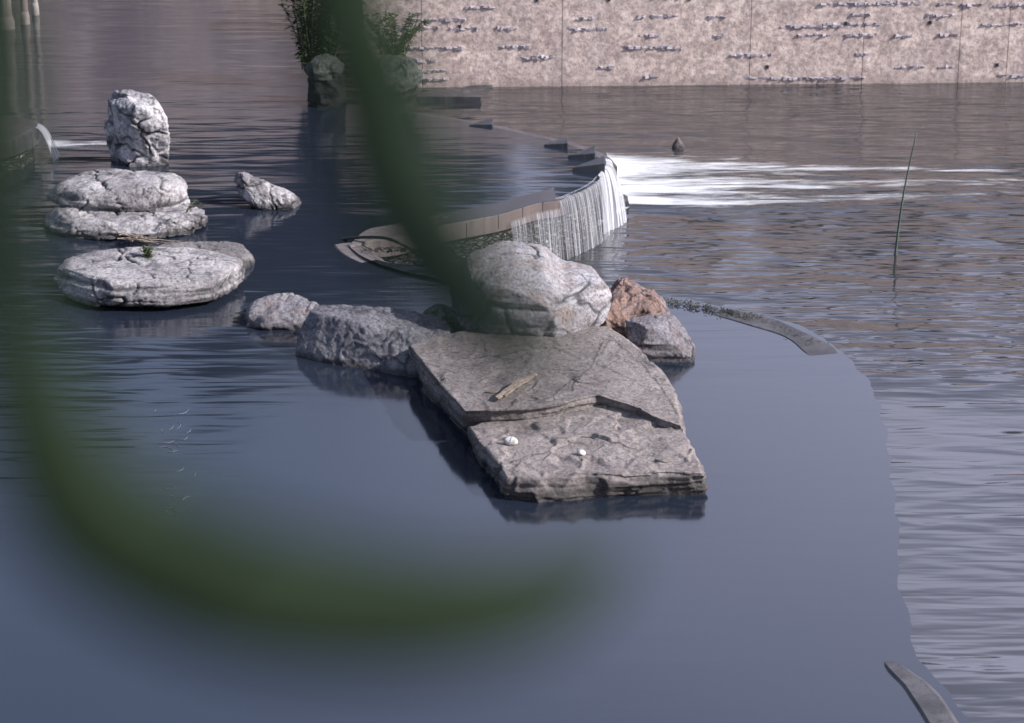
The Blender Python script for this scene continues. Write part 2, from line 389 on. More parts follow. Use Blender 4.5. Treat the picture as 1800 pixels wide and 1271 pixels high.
# joints of the cap
for t in (.38, .47, .55, .63):
    i = int(t*(n-1)); q = OUTER[i]; a = INNER[i]; ang = math.atan2((q-a)[1], (q-a)[0]); jb = MB()
    jb.box((q[0], q[1], -.07), (.010, .006, .165), ang); jb.build('cap_joint', MAT['hose'], weir)

# second, low weir round the near pool: sunk crest that comes up at both ends
crestw = empty('low_crest_weir', tuple(at(1470, 610)), 'low curved concrete crest just under the water, rising bare at its near end', 'weir')
Cr, tc = resample(CREST, .08); nc = len(Cr)
def cprof(i):
    u = i/(nc-1); y = Cr[i,1]
    px = Cr[i,0]/(y*cP+8*sP)*F+W/2
    zt = -.035+.055*float(sst(15.85, 15.5, y)) if y < 19 else -.035+.043*float(sst(1190, 1290, px)*sst(1480, 1440, px))
    zt = zt+.05*float(sst(.12, 0, u))
    w = .17+.02*math.sin(i*.5) if y > 19 else .06+.06*float(sst(15.9, 15.0, y))
    wo = w if px < 1465 and y > 20.5 or y < 15.9 else .06
    return [(-wo, -.9), (-wo-.04, zt-.05), (-wo+.05, zt), (w-.02, zt), (w, zt-.02), (w, -1.0)]
MAT['crest_wet'] = conc('wet_crest_concrete', (.085,.082,.088), (.045,.043,.047), (.025,.025,.025), wet=.5)
co = sweep('crest', Cr, cprof, MAT['apron'], crestw); co.data.materials.append(MAT['crest_wet'])
for q, pl in enumerate(co.data.polygons):
    if q//6 < nc-1 and q//6 > nc*.3: pl.material_index = 1
# sloping apron between the two arcs at the tip
V = []; A = spline([at(x, y, .03) for x, y in ((611,430),(640,452),(700,474),(767,488),(850,504),(930,512))], 8)
B = spline([at(x, y, .03) for x, y in ((611,430),(640,431),(690,436),(740,447),(800,458),(870,470))], 8)
for i in range(len(A)):
    for j in range(10):
        t = j/9; u = i/(len(A)-1); p = A[i]*(1-t)+B[i]*t; z = .03-(.62*u)*t**.8
        V.append((p[0], p[1], z+.01*random.uniform(-1, 1)*(0 < j < 9)))
link('apron', V, grid_faces(len(A), 10), MAT['apron'], crestw, True)

# back edge of the upper pool and its blocks
bw = sweep('pool_edge_wall', resample(BACK, .15)[0], [(-.16,-1.2),(-.16,-.02),(.16,-.02),(.16,-1.2)], MAT['cap_wet'])
tag(bw, 'thin wet concrete lip along the far pool edge, carrying the dark blocks', 'pool wall')
for i, (x0, x1, y0, y1, lb) in enumerate(((824,866,215,222,'smallest and farthest of the dark blocks on the pool lip'),
        (956,998,247,258,'thin dark block on the pool lip, second from the far end'),
        (998,1046,264,278,'dark concrete block on the pool lip, just behind the nearest block'),
        (1006,1063,280,302,'nearest and biggest dark block on the pool lip, beside the white chute'))):
    a = at(x0, y1, 0); b = at(x1, y1, 0); wd = (b-a)[0]; s = 150
    hgt = (y1-y0)/F*np.linalg.norm(b-np.array([0,0,8]))*.8
    N = 10; V = []; f = []
    mid = (a+b)/2; dep = .28
    bmx = MB(); n0 = 0
    bmx.v = [(a[0], mid[1]+.02, -.1), (b[0], mid[1]-.06, -.3), (b[0]+.01, mid[1]+dep, -.3), (a[0]+.12, mid[1]+dep*.5, -.1),
             (a[0], mid[1]+.02, .4*hgt), (b[0], mid[1]-.06, hgt), (b[0]+.01, mid[1]+dep, hgt+.01), (a[0]+.12, mid[1]+dep*.5, .5*hgt)]
    bmx.f = [(3,2,1,0),(4,5,6,7),(0,1,5,4),(1,2,6,5),(2,3,7,6),(3,0,4,7)]
    o = bmx.build('concrete_block', MAT['block']); tag(o, lb, 'block', 'dark blocks along the pool lip')
    bv = o.modifiers.new('bevel', 'BEVEL'); bv.width = .008; bv.segments = 2

# falling water over the right end of the weir
iA = int(.50*(n-1))
R, tr = resample(OUTER[iA:], .02); Tm = np.gradient(R, axis=0); Nr = np.stack([Tm[:,1], -Tm[:,0], 0*Tm[:,0]], 1); Nr /= np.linalg.norm(Nr, axis=1)[:,None]
V = []; uv = []; mk = []; k = 18; Lr = tr[-1]
for i in range(len(R)):
    u = tr[i]/Lr
    for j in range(k+1):
        t = j/k; s = (-.06 if j == 0 else .008)+.12*math.sqrt(t)*t**.3+.012*math.sin(i*.7+3*t)*t
        z = .006 if j == 0 else -.004-(.73)*t**1.25
        V.append(R[i]*np.array([1,1,0])+Nr[i]*s+np.array([0,0,z])); uv.append((tr[i], t))
        trick = 0.0
        if u > .41: trick = .62+.38*u
        elif u < .41 and t > .20: trick = (.75 if abs(math.sin(tr[i]*5.3+1.2)) > .45 else .25)
        mk.append(trick*(1 if t > .12 or u > .41 else 0))
wf = link('waterfall', V, grid_faces(len(R), k+1), MAT['fall'], uv=uv, attr={'mask': mk})
tag(wf, 'thin veil of water in fine white streaks down the curved weir stone face', 'waterfall')
# chute at the end
Pc = spline([at(1050, 311), at(1056, 304), at(1061, 298), at(1064, 291), at(1063, 282)], 10); V = []; uv = []; mk = []; nu = len(Pc)
for i in range(nu):
    u = i/(nu-1); an = -.95+1.25*u; dr = np.array([math.cos(an), math.sin(an), 0]); th = .12+.15*float(sst(.1, .8, u))
    for j in range(30):
        t = j/29; q = Pc[i]+dr*(th*math.sqrt(t)+.012*math.sin(i*1.3+t*3)*t+.01)
        V.append((q[0], q[1], .025-.76*t**1.25)); uv.append((u*.9, t)); mk.append((.75+.25*u))
ch = link('water_chute', V, grid_faces(nu, 30), MAT['chute'], uv=uv, attr={'mask': mk})
tag(ch, 'smooth white chute of water pouring past the nearest dark block into the lower pool', 'waterfall')
sm = MB()
sm.tube([at(1080, 360, LOW+.1), at(1095, 352, LOW+.1), at(1104, 366, LOW-.02)], [.05, .07, .03], 8, .2)
tag(sm.build('wet_stone', MAT['block'], smooth=True), 'small black wet stone in the foam at the foot of the chute', 'stone')

def foam(name, pts_top, pts_bot, maskf, mat, z, label, nx=120, ny=40, amp=.012):
    A = np.array([at(x, y, z) for x, y in pts_top]); B = np.array([at(x, y, z) for x, y in pts_bot])
    t = np.linspace(0, 1, nx); ta = np.linspace(0, 1, len(A))
    A = np.stack([np.interp(t, ta, A[:,k]) for k in range(3)], 1); B = np.stack([np.interp(t, ta, B[:,k]) for k in range(3)], 1)
    V = np.concatenate([A*(1-s)+B*s for s in np.linspace(0, 1, ny)]); U = np.tile(t, ny); S_ = np.repeat(np.linspace(0, 1, ny), nx)
    V[:,2] = z+.012+amp*np.maximum(0, fbm(V*np.array([1.5, 5, 1]), 4, 3))
    f = [tuple(reversed(q)) for q in grid_faces(ny, nx)]
    o = link(name, V, f, mat, attr={'mask': [max(0, min(1, maskf(u, s))) for u, s in zip(U, S_)]})
    return tag(o, label, 'foam', kind='stuff')
def mf(u, s):
    e = min(1, s/.22, (1-s)/.10); core = 1.22-.98*u**.5
    lane = .12*math.sin(s*21+u*3)
    return (core+lane)*max(0, e)+(-.05 if s > .8 and u > .5 else 0)
foam('foam', [(1064,264),(1150,262),(1300,268),(1500,278),(1800,282)], [(1092,364),(1180,370),(1320,372),(1500,362),(1800,356)], mf, MAT['foam'], LOW, 'white foam streaming right across the lower pool from the chute')
foam('foam', [(985,404),(1040,390),(1072,372),(1092,355)], [(975,416),(1040,412),(1085,384),(1110,366)], lambda u, s: (1-abs(2*s-1)**1.5)*(.75+.4*u), MAT['foam'], LOW, 'thin white foam line at the foot of the curved weir', 60, 10)

# ------------------------------------------------------------------ left ledge with its own little fall
led = empty('concrete_ledge', tuple(at(20, 250)), 'raised dark concrete ledge at the far left edge with a small spout of water', 'ledge')
E = spline([at(x, y, .42) for x, y in ((-260,290),(-120,270),(0,252),(45,237),(66,222),(60,212),(20,204))], 10)
E[:,2] = .42
sweep('ledge_cap', E, [(-.5, .28), (-.5, .42), (-.05, .44), (.0, .42), (.0, .22), (-.05, .2)], MAT['cap_wet'], led)
sweep('stone_face', E, [(-.45, -.4), (-.45, .3), (-.09, .3), (-.05, -.4)], MAT['masonry'], led)
V = []; uv = []; mk = []
p0 = at(64, 224, .43); p1 = at(66, 216, .43)
for i in range(14):
    for j in range(20):
        u = i/13; t = j/19; p = p0*(1-u)+p1*u
        V.append((p[0]-.05+.05*t+(.20+.06*u)*math.sqrt(t), p[1]-.1*t*(1-u), .43-.44*t**1.4)); uv.append((u*.5, t)); mk.append(.7)
tag(link('waterfall', V, grid_faces(14, 20), MAT['chute'], uv=uv, attr={'mask': mk}), 'small white spout of water pouring off the dark ledge at the far left edge', 'waterfall')
foam('foam', [(80,246),(130,246),(200,246),(320,246),(560,250)], [(92,264),(140,264),(200,262),(320,258),(560,258)], lambda u, s: (1-abs(2*s-1)**2)*(1.15-.95*u**.5), MAT['foam'], 0., 'narrow white foam streak running from the left spout past the upright stone')

# ------------------------------------------------------------------ rocks
def ringpoly(cx, cy, rx, ry, e, n, rot=0):
    a = np.linspace(0, 2*np.pi, n, endpoint=False); c, s = np.cos(a), np.sin(a)
    x = np.sign(c)*np.abs(c)**(2/e)*rx; y = np.sign(s)*np.abs(s)**(2/e)*ry
    return np.stack([cx+x*math.cos(rot)-y*math.sin(rot), cy+x*math.sin(rot)+y*math.cos(rot)], 1)
def polyring(P, n):
    P = np.array(P, float)[:, :2]; Q = np.vstack([P, P[:1]]); d = np.r_[0, np.cumsum(np.linalg.norm(np.diff(Q, axis=0), axis=1))]
    t = np.linspace(0, d[-1], n, endpoint=False); return np.stack([np.interp(t, d, Q[:,k]) for k in (0, 1)], 1)
def loft(rings, n, ds, dome=.02, soft=1):
    """rings: bottom to top, each (n,3). returns grid verts and faces, closed"""
    rows = [rings[0]]
    for a, b in zip(rings[:-1], rings[1:]):
        L = np.linalg.norm(b-a, axis=1).mean(); k = max(1, int(L/ds))
        for q in range(1, k+1): rows.append(a+(b-a)*q/k)
    top = rings[-1]; c = top.mean(0); R = np.linalg.norm((top-c)[:, :2], axis=1).mean(); k = max(3, int(R/ds))
    zc = top[:,2].mean()
    for q in range(1, k):
        s = 1-q/k; r = c+(top-c)*s; r[:,2] = top[:,2]*s+zc*(1-s)+dome*(1-s*s); rows.append(r)
    G = np.array(rows)
    for _ in range(soft):
        G[1:-1] = .5*G[1:-1]+.25*(G[2:]+G[:-2]); G = .5*G+.25*(np.roll(G, 1, 1)+np.roll(G, -1, 1))
    V = G.reshape(-1, 3); f = grid_faces(len(G), n, True)
    V = np.vstack([V, G[-1].mean(0)]); last = (len(G)-1)*n
    f += [(last+j, last+(j+1) % n, len(V)-1) for j in range(n)]
    return V, f, len(G)
def normals(V, f):
    N = np.zeros_like(V); q = np.array([t if len(t) == 4 else (t[0], t[1], t[2], t[2]) for t in f])
    n = np.cross(V[q[:,2]]-V[q[:,0]], V[q[:,3]]-V[q[:,1]])
    z = np.linalg.norm(n, axis=1) == 0
    if z.any(): n[z] = np.cross(V[q[z,1]]-V[q[z,0]], V[q[z,2]]-V[q[z,0]])
    for k in range(4): np.add.at(N, q[:,k], n)
    return N/(np.linalg.norm(N, axis=1)[:,None]+1e-12)
def rough_rock(V, f, seed, big=.05, bigf=1.4, facet=.03, facf=4, crack=.02, crf=2.5, strata=0., stf=14, fine=.008, finef=18, crw=.04, anis=(1,1,1), topk=1., cen=True, cenk=1., lines=(), lw=.012, patch=None, chisel=0, cutd=.07, up=(-.15, .8)):
    V = np.array(V); cen = [(0, len(V))] if cen else None; s = seed*31; A = np.array(anis); rg = np.random.RandomState(seed*7+1); c0_ = V.mean(0); b0_, b1_ = V.min(0), V.max(0)
    for q in range(chisel):                                          # flat broken faces: push everything beyond a plane back onto it
        an = rg.uniform(0, 6.283) if q % 3 else rg.uniform(3.6, 5.9); nz = rg.uniform(*up); nv = np.array([math.cos(an)*math.sqrt(1-nz*nz), math.sin(an)*math.sqrt(1-nz*nz), nz])
        d = (V-c0_)@nv; hi = d.max(); lim = hi-(hi-d.min())*rg.uniform(.4, 1.)*cutd
        V = V-nv*(np.maximum(0, d-lim)*.92)[:,None]
    V = b0_+(V-V.min(0))*(b1_-b0_)/np.ptp(V, axis=0)                 # keep the outer size
    N = normals(V, f)
    if cen:                                                          # steady normals where the rings close up on top
        for c0, c1 in cen:
            P = V[c0:c1]; d = np.linalg.norm(P-P[-1], axis=1); w_ = sst(.22*cenk, .08*cenk, d)[:,None]; up = N[c0:c1][d < .25*cenk].mean(0)
            Q = N[c0:c1]*(1-w_)+up*w_; N[c0:c1] = Q/np.linalg.norm(Q, axis=1)[:,None]
    k = 1-(1-topk)*sst(.55, .85, N[:,2])
    V = V+N*(fbm(V*bigf, 3, s)*big*2)[:,None]
    w = V*A+.12*np.stack([pn(V*3, s+1), pn(V*3, s+2), pn(V*3, s+3)], 1)
    f1, f2, fa = worley(w*facf, s+4); V = V+N*(fa*np.clip((f2-f1)/.14, 0, 1)*facet*k)[:,None]
    g1, g2, ga = worley((w+.05*np.stack([pn(V*9, s+7), pn(V*9, s+8), pn(V*9, s+9)], 1))*crf, s+5)
    gate = sst(-.2, .15, pn(V*1.7, s+6)); e = (g2-g1)/crw; cr = np.exp(-e*e)*gate
    h1, h2, ha = worley((w+.04*np.stack([pn(V*12, s+17), pn(V*12, s+18), pn(V*12, s+19)], 1))*crf*2.4, s+15)
    e = (h2-h1)/(crw*1.6); cr = np.maximum(cr, .5*np.exp(-e*e)*sst(.0, .25, pn(V*2.3, s+16))*k)
    for L_ in lines:
        Q, _ = resample(spline(L_, 6), .01); Q = Q[:, :2]+.012*np.stack([pn(np.column_stack([Q*9, np.zeros(len(Q))]), s+3), pn(np.column_stack([Q*9, np.ones(len(Q))]), s+3)], 1)*2
        dd_ = np.full(len(V), 9.)
        near = np.where((V[:,2] > 0) & (V[:,0] > Q[:,0].min()-.1) & (V[:,0] < Q[:,0].max()+.1))[0]
        for i0 in range(0, len(near), 4000):
            ii = near[i0:i0+4000]; dd_[ii] = np.sqrt((((V[ii, None, :2]-Q[None])**2).sum(2)).min(1))
        cr = np.maximum(cr, np.exp(-(dd_/lw)**2))
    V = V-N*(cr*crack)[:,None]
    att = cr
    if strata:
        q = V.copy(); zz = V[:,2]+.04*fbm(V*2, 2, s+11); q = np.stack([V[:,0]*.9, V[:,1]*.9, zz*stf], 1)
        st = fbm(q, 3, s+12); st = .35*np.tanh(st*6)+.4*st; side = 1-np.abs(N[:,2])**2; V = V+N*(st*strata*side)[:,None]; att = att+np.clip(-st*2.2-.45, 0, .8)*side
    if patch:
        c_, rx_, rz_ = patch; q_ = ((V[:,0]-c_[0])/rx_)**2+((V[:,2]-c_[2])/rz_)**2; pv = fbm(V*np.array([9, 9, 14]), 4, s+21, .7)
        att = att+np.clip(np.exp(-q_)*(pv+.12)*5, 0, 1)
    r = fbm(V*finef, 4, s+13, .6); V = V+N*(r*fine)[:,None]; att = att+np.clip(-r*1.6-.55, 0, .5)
    return V, np.clip(att, 0, 1)
def rock(name, label, cat, base_py, depth, top_py, rows, mat, z0=0., seed=1, e=2.6, ds=.016, mod=None, rot=0, under=.25, dome=.02, group=None, extra=None, **kw):
    pxc = .5*(rows[0][1]+rows[0][2]); Yf = at(pxc, base_py, z0)[1]
    Hh = atY(pxc, top_py, Yf+depth*rows[-1][4])[2]-z0
    wm = max(r[2]-r[1] for r in rows)/F*Yf*1.05; n = int(np.clip((wm+depth)*1.6/ds, 60, 480)); R = []
    rr = list(rows)
    if under: rr = [(-under/Hh, *rows[0][1:])]+rr
    for zf, xl, xr, fr, bk in rr:
        z = z0+Hh*zf; Yc = Yf+depth*(fr+bk)/2; k = math.hypot(Yc, 8-z)
        sc = Yc/ray(900, H/2-(0))[1]
        # x from pixel at the section's widest depth
        dcam = Yc*cP+(8-z)*sP
        x0 = (xl-900)/F*dcam; x1 = (xr-900)/F*dcam
        q = ringpoly(0, 0, (x1-x0)/2, depth*(bk-fr)/2, e, n, rot)
        if rot: q[:,0] *= (x1-x0)/np.ptp(q[:,0]); q[:,1] *= depth*(bk-fr)/np.ptp(q[:,1])
        q += (np.array([(x0+x1)/2, Yc])); R.append(np.column_stack([q, np.full(n, z)]))
    V, f, _ = loft(R, n, ds, dome)
    if mod: V = mod(V, z0, Hh)
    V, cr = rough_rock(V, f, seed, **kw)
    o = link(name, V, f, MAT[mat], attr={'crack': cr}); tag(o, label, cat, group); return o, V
def top_at(V, px, py, lift=0.):
    """highest rock vertex whose picture place is nearest"""
    d = V-np.array([0, 0, CAMZ]); c = d[:,1]*cP-d[:,2]*sP; u = d[:,0]/c*F+W/2; v = H/2-(d[:,1]*sP+d[:,2]*cP)/c*F
    e = (u-px)**2+(v-py)**2+(c-c.min())*3; i = int(np.argmin(e)); return V[i]+np.array([0, 0, lift])

# capped rock: upper and lower
lo, Vlo = rock('layered_rock', 'broad flat cracked stone lying in the water, carrying the mushroom shaped cap boulder', 'rock', 424, 1.15, 352,
     [(0,92,335,.08,.88),(.2,74,355,.0,1),(.5,84,363,.02,1),(.85,104,360,.1,.95),(1,122,335,.25,.85)], 'white', seed=5, e=2.3,
     big=.03, facet=.035, crack=.05, strata=.06, stf=16, crf=2.2, crw=.03, chisel=16, cutd=.07)
ztop = float(Vlo[:,2].max())-.05
rock('cap_boulder', 'pale mushroom shaped cap boulder with an overhanging left tip, on the layered rock', 'boulder', 376, 1.0, 300,
     [(0,140,318,.2,.85),(.10,100,324,.06,.95),(.2,82,327,.0,1),(.36,94,328,.0,1),(.7,108,320,.06,.98),(.92,124,304,.16,.93),(1,146,284,.3,.85)], 'white', z0=ztop-.02, seed=8, e=2.4, under=.08,
     chisel=18, cutd=.065, up=(-.3,.6), big=.015, facet=.035, facf=1.9, strata=.03, stf=12, crack=.05, crf=2.0, crw=.022, patch=(atY(255, 335, 25.6), .28, .11))
# leaning pointed rock
def m_lean(V, z0, h):
    t = (V[:,2]-z0)/h; return V
rock('pointed_rock', 'small pale rock rising to a point on its left side, alone behind the flat rocks', 'rock', 371, .55, 304,
     [(0,447,531,.1,.9),(.1,440,529,.05,.95),(.3,430,518,.05,.95),(.5,422,500,.08,.92),(.7,417,476,.12,.88),(.88,415,452,.2,.8),(1,418,438,.3,.7)], 'white', seed=11, ds=.01,
     chisel=10, cutd=.08, big=.02, facet=.03, crack=.02, fine=.012, finef=22, e=2.2)
# disc rock and flat rock behind it
rock('flat_rock', 'low flat grey rock partly hidden behind the big round disc rock', 'rock', 486, .90, 425,
     [(0,240,445,.05,.95),(.4,228,449,0,1),(.8,235,446,.03,.97),(1,250,436,.12,.92)], 'flat', seed=14, e=2.6, chisel=14, cutd=.07, big=.015, facet=.02, crack=.03, strata=.02, dome=.0, topk=.4)
dk, Vd = rock('disc_rock', 'big round flat topped pale rock with radial cracks and a green weed growing on top', 'rock', 551, 1.45, 433,
     [(0,160,385,.16,.86),(.22,118,415,.04,.97),(.5,103,426,0,1),(.85,106,420,.03,.99),(1,122,400,.10,.95)], 'white', seed=15, e=2.25, ds=.014,
     chisel=18, cutd=.05, up=(-.3,.5), big=.012, bigf=1.2, facet=.03, facf=2.1, crack=.04, crf=2.1, strata=.03, stf=18, fine=.007, crw=.03, topk=.25)
# rocks leading to the slab
rock('knobbly_rock', 'low knobbly rock with a white hump, left end of the chain leading to the slab', 'rock', 582, .6, 524,
     [(0,424,560,.1,.9),(.3,420,562,0,1),(.6,432,572,.1,.95),(.85,450,570,.25,.9),(1,470,556,.4,.8)], 'grey', seed=17, ds=.012, chisel=12, cutd=.10, big=.07, bigf=1.8, facet=.03, crack=.012, fine=.014, e=2.1)
rock('knobbly_rock', 'small white hump of stone between the knobbly rock and the long dark rock', 'rock', 560, .35, 517,
     [(0,470,545,.1,.9),(.5,466,545,.0,1),(.8,474,532,.1,.9),(1,482,515,.3,.8)], 'white', seed=18, ds=.012, big=.04, bigf=2.5, facet=.04, crack=.01, fine=.014, e=2.1)
# plan polygons
def slabrock(name, label, cat, topP, botP, ztop, mat, seed, ds=.016, bottom=-.35, mids=(), soft=3, mod=None, dome=.01, **kw):
    """topP list of (px,py,z); botP list of (px,py) at water, same order"""
    T = np.array([at(*p) for p in topP]); B = np.array([at(px, py, 0) for px, py in botP])
    per = np.linalg.norm(np.diff(np.vstack([T, T[:1]]), axis=0), axis=1).sum(); n = int(np.clip(per/ds, 80, 560))
    def rs(P):
        Q = np.vstack([P, P[:1]]); d = np.linspace(0, len(P), n, endpoint=False); 
        seg = np.linalg.norm(np.diff(np.vstack([T, T[:1]]), axis=0), axis=1); cs = np.r_[0, np.cumsum(seg)]; s = np.linspace(0, cs[-1], n, endpoint=False)
        par = np.interp(s, cs, np.arange(len(P)+1)); return np.stack([np.interp(par, np.arange(len(P)+1), Q[:,k]) for k in range(3)], 1)
    t = rs(T); b = rs(B); b2 = b.copy(); b2[:,2] = bottom
    R = [b2, b]
    for q, out in mids:
        c = t.mean(0); r = b*(1-q)+t*q; r[:, :2] += (r-c)[:, :2]*out; R.append(r)
    R.append(t); V, f, _ = loft(R, n, ds, dome, soft)
    if mod: V = mod(V)
    V, cr = rough_rock(V, f, seed, **kw); return V, f, cr
V, f, cr = slabrock('', '', '', [(187,174,.80),(210,178,.86),(234,184,.85),(262,190,.80),(289,192,.78),(280,176,.84),(262,168,.88),(232,162,.90),(204,160,.92),(196,166,.80)],
    [(194,280),(214,287),(238,292),(268,291),(298,288),(290,281),(272,277),(240,274),(215,274),(200,276)], .4, 'pillar', 3, ds=.012, soft=2, mids=((.25,.02),(.5,.05),(.75,.04)),
    chisel=10, cutd=.05, big=.02, bigf=1.8, facet=.05, facf=2.6, crack=.04, crf=2.4, fine=.012, finef=16, topk=.5)
tag(link('standing_stone', V, f, MAT['pillar'], attr={'crack': cr}), 'tall upright white stone with a black shaded left side, standing alone in the water', 'standing stone')
V, f, cr = slabrock('', '', '', [(545,530,.42),(600,529,.44),(690,540,.42),(785,556,.38),(800,585,.34),(735,590,.34),(640,572,.38),(560,549,.42),(538,540,.40)],
    [(560,580),(620,580),(700,590),(790,600),(810,660),(728,664),(620,646),(545,634),(514,626)], .4, 'dark', 21, mids=((.5,.03),),
    chisel=8, cutd=.04, big=.010, bigf=1.8, facet=.018, facf=3, crack=.018, crf=3, fine=.012, finef=18, topk=.6)
tag(link('long_rock', V, f, MAT['dark'], attr={'crack': cr}), 'long dark blue grey rock with a thin sunlit top, left of the slab', 'rock')
rock('mossy_rock', 'small mossy stone wedged between the long dark rock and the big boulder', 'rock', 580, .3, 541,
     [(0,752,815,.1,.9),(.5,748,815,0,1),(.85,757,810,.1,.9),(1,768,800,.3,.8)], 'mossy', seed=25, ds=.012, big=.04, bigf=3, facet=.04, z0=.1)
# the slab: upper step and lower step, one stone
kw = dict(big=.012, bigf=1.1, facet=.022, facf=2.6, crack=.010, crf=1.3, crw=.011, strata=.034, stf=18, fine=.005, finef=14, topk=.10)
V1, f1_, c1 = slabrock('', '', '', [(716,604,.34),(800,582,.35),(930,570,.36),(1070,572,.36),(1108,596,.35),(1160,648,.33),(1187,695,.31),(1200,748,.265),(1165,738,.29),(1120,716,.32),(1050,694,.35),(1000,706,.36),(930,718,.36),(815,722,.36),(760,655,.35)],
    [(722,640),(800,612),(930,605),(1070,605),(1118,636),(1165,690),(1192,735),(1206,795),(1170,786),(1120,766),(1060,748),(1000,760),(930,775),(822,765),(742,688)], 0, 'slab', 31, mids=((.55,.02),), lines=[[at(x, y, .35) for x, y in L_] for L_ in (((1072,590),(1110,620),(1150,660),(1192,715)), ((1062,598),(1042,640),(1012,672),(1008,690)), ((1045,636),(1080,650),(1120,668)), ((720,625),(760,640),(800,655)))], lw=.007, **kw)
V2, f2_, c2 = slabrock('', '', '', [(825,748,.235),(900,722,.245),(1000,700,.25),(1190,706,.25),(1200,748,.24),(1228,800,.225),(1238,832,.215),(1170,828,.23),(1100,834,.22),(1030,830,.225),(950,838,.22),(890,836,.22),(872,812,.225),(845,780,.23)],
    [(826,770),(900,780),(1000,780),(1200,780),(1206,800),(1232,840),(1238,868),(1170,868),(1100,872),(1030,878),(945,886),(888,876),(862,836),(838,800)], 0, 'slab', 33, mids=((.35,.035),(.7,.01)), **{**kw, 'facet': .04, 'facf': 4})
off = len(V1)
slab = tag(link('slab_rock', np.vstack([V1, V2]), f1_+[tuple(i+off for i in q) for q in f2_], MAT['slab'], attr={'crack': np.r_[c1, c2]}), 'large stepped grey brown slab of rock in the middle of the pool, carrying the boulder', 'rock')
VS = np.vstack([V1, V2])
def m_b(V, z0, h):
    t = (V[:,2]-z0)/h; x = V[:,0]; cx = x.mean()
    V[:,2] -= sst(.10, .34, x-cx)*.27*h*sst(.55, 1, t)
    V[:,2] += np.exp(-((x-cx+.2)**2/.08))*.06*h*sst(.7, 1, t)
    return V
bo, Vb = rock('big_boulder', 'big rounded pale boulder with rusty top stains, resting on the back of the slab', 'boulder', 598, 1.15, 428,
     [(0,830,1042,.12,.82),(.10,799,1060,.03,.95),(.28,790,1068,0,1),(.58,790,1073,.0,1),(.72,796,1075,.05,1),(.88,811,1068,.26,.98),(1,834,1030,.48,.92)], 'boulder', z0=.335, seed=41, e=3.5, ds=.012, mod=m_b, under=0.02,
     chisel=20, cutd=.10, up=(-.3,.75), big=.012, bigf=1.5, facet=.03, facf=1.9, crack=.022, crf=1.7, crw=.04, fine=.006, strata=.014, stf=9)
rock('rusty_rock', 'rough orange brown rock just right of the big boulder', 'rock', 600, .8, 505,
     [(0,1050,1180,.05,.95),(.3,1040,1182,0,1),(.6,1040,1176,.1,.97),(.85,1045,1160,.25,.95),(1,1060,1135,.45,.9)], 'orange', seed=43, ds=.012, chisel=10, cutd=.1, big=.06, bigf=2.2, facet=.03, facf=5, crack=.03, crf=3.5, fine=.02, finef=14)
rock('block_rock', 'grey angular rock with a reddish foot, at the right end of the rock group', 'rock', 637, .55, 552,
     [(0,1108,1219,.05,.95),(.4,1102,1221,0,1),(.75,1100,1220,.05,.95),(.93,1104,1212,.18,.9),(1,1118,1196,.35,.85)], 'grey', seed=47, ds=.010, chisel=14, cutd=.11, big=.012, bigf=2, facet=.02, facf=3.5, crack=.018, crf=2, crw=.02, strata=.02, stf=12, fine=.012, e=4.5, topk=.5)
rock('knobbly_rock', 'tiny pale stone poking from the water above the white foam', 'rock', 263, .2, 246,
     [(0,1184,1200,0,1),(.5,1185,1199,.1,.9),(1,1189,1195,.3,.7)], 'farstone', z0=LOW, seed=49, ds=.012, big=.02, facet=.02, under=.1)
for i, (px, py, r, lb) in enumerate(((898,782,.056,'larger chalk white stone on the near step of the slab, on the left'), (1022,800,.038,'smaller chalk white stone on the near step of the slab, nearer its middle'))):
    c = top_at(VS, px, py, r*.45); n_ = 40; R = [np.column_stack([ringpoly(c[0], c[1], r*math.cos(q)*1.05, r*math.cos(q)*.8, 2, n_), np.full(n_, c[2]+r*.62*math.sin(q))]) for q in np.linspace(-1.3, 1.3, 14)]
    V, f, _ = loft(R, n_, .02, .002, 0); V, cr = rough_rock(V, f, 60+i, big=.006, bigf=14, facet=.010, facf=18, crack=.0, crf=30, fine=.006, finef=40)
    tag(link('white_stone', V, f, MAT['pebble'], attr={'crack': cr*0}), lb, 'stone', 'white stones on the slab')

# driftwood
a = top_at(VS, 872, 707, .02); b = top_at(VS, 940, 664, .03); c = (a+b)/2
mb = MB()
P = [a+(b-a)*t+np.array([.01*math.sin(t*7), 0, .012+.015*math.sin(t*5)]) for t in np.linspace(0, 1, 12)]
mb.tube(P, [.014+.020*math.sin(.5+2.3*t) for t in np.linspace(0, 1, 12)], 7, .25)
P2 = [p+np.array([.035, -.02, .004]) for p in P[1:9]]; mb.tube(P2, [.012]*8, 6, .3)
tag(mb.build('driftwood', MAT['wood']), 'split piece of bleached driftwood lying on the upper step of the slab', 'driftwood')
def twig(pts, r, V, lb, cat='twig', mat='twig', name='twig'):
    P = [top_at(V, x, y, r) for x, y in pts]; P = spline(P, 5); m_ = MB(); m_.tube(P, [r*(1-.5*i/len(P)) for i in range(len(P))], 5, .15)
    return tag(m_.build(name, MAT[mat]), lb, cat)
twig([(853,690),(868,692),(882,690)], .007, VS, 'thin dark twig left of the driftwood')
twig([(1021,769),(1034,770),(1047,773)], .007, VS, 'short dark twig on the near step above the smaller white stone')
twig([(1152,811),(1166,813),(1180,812)], .009, VS, 'short dark twig near the right end of the near step')
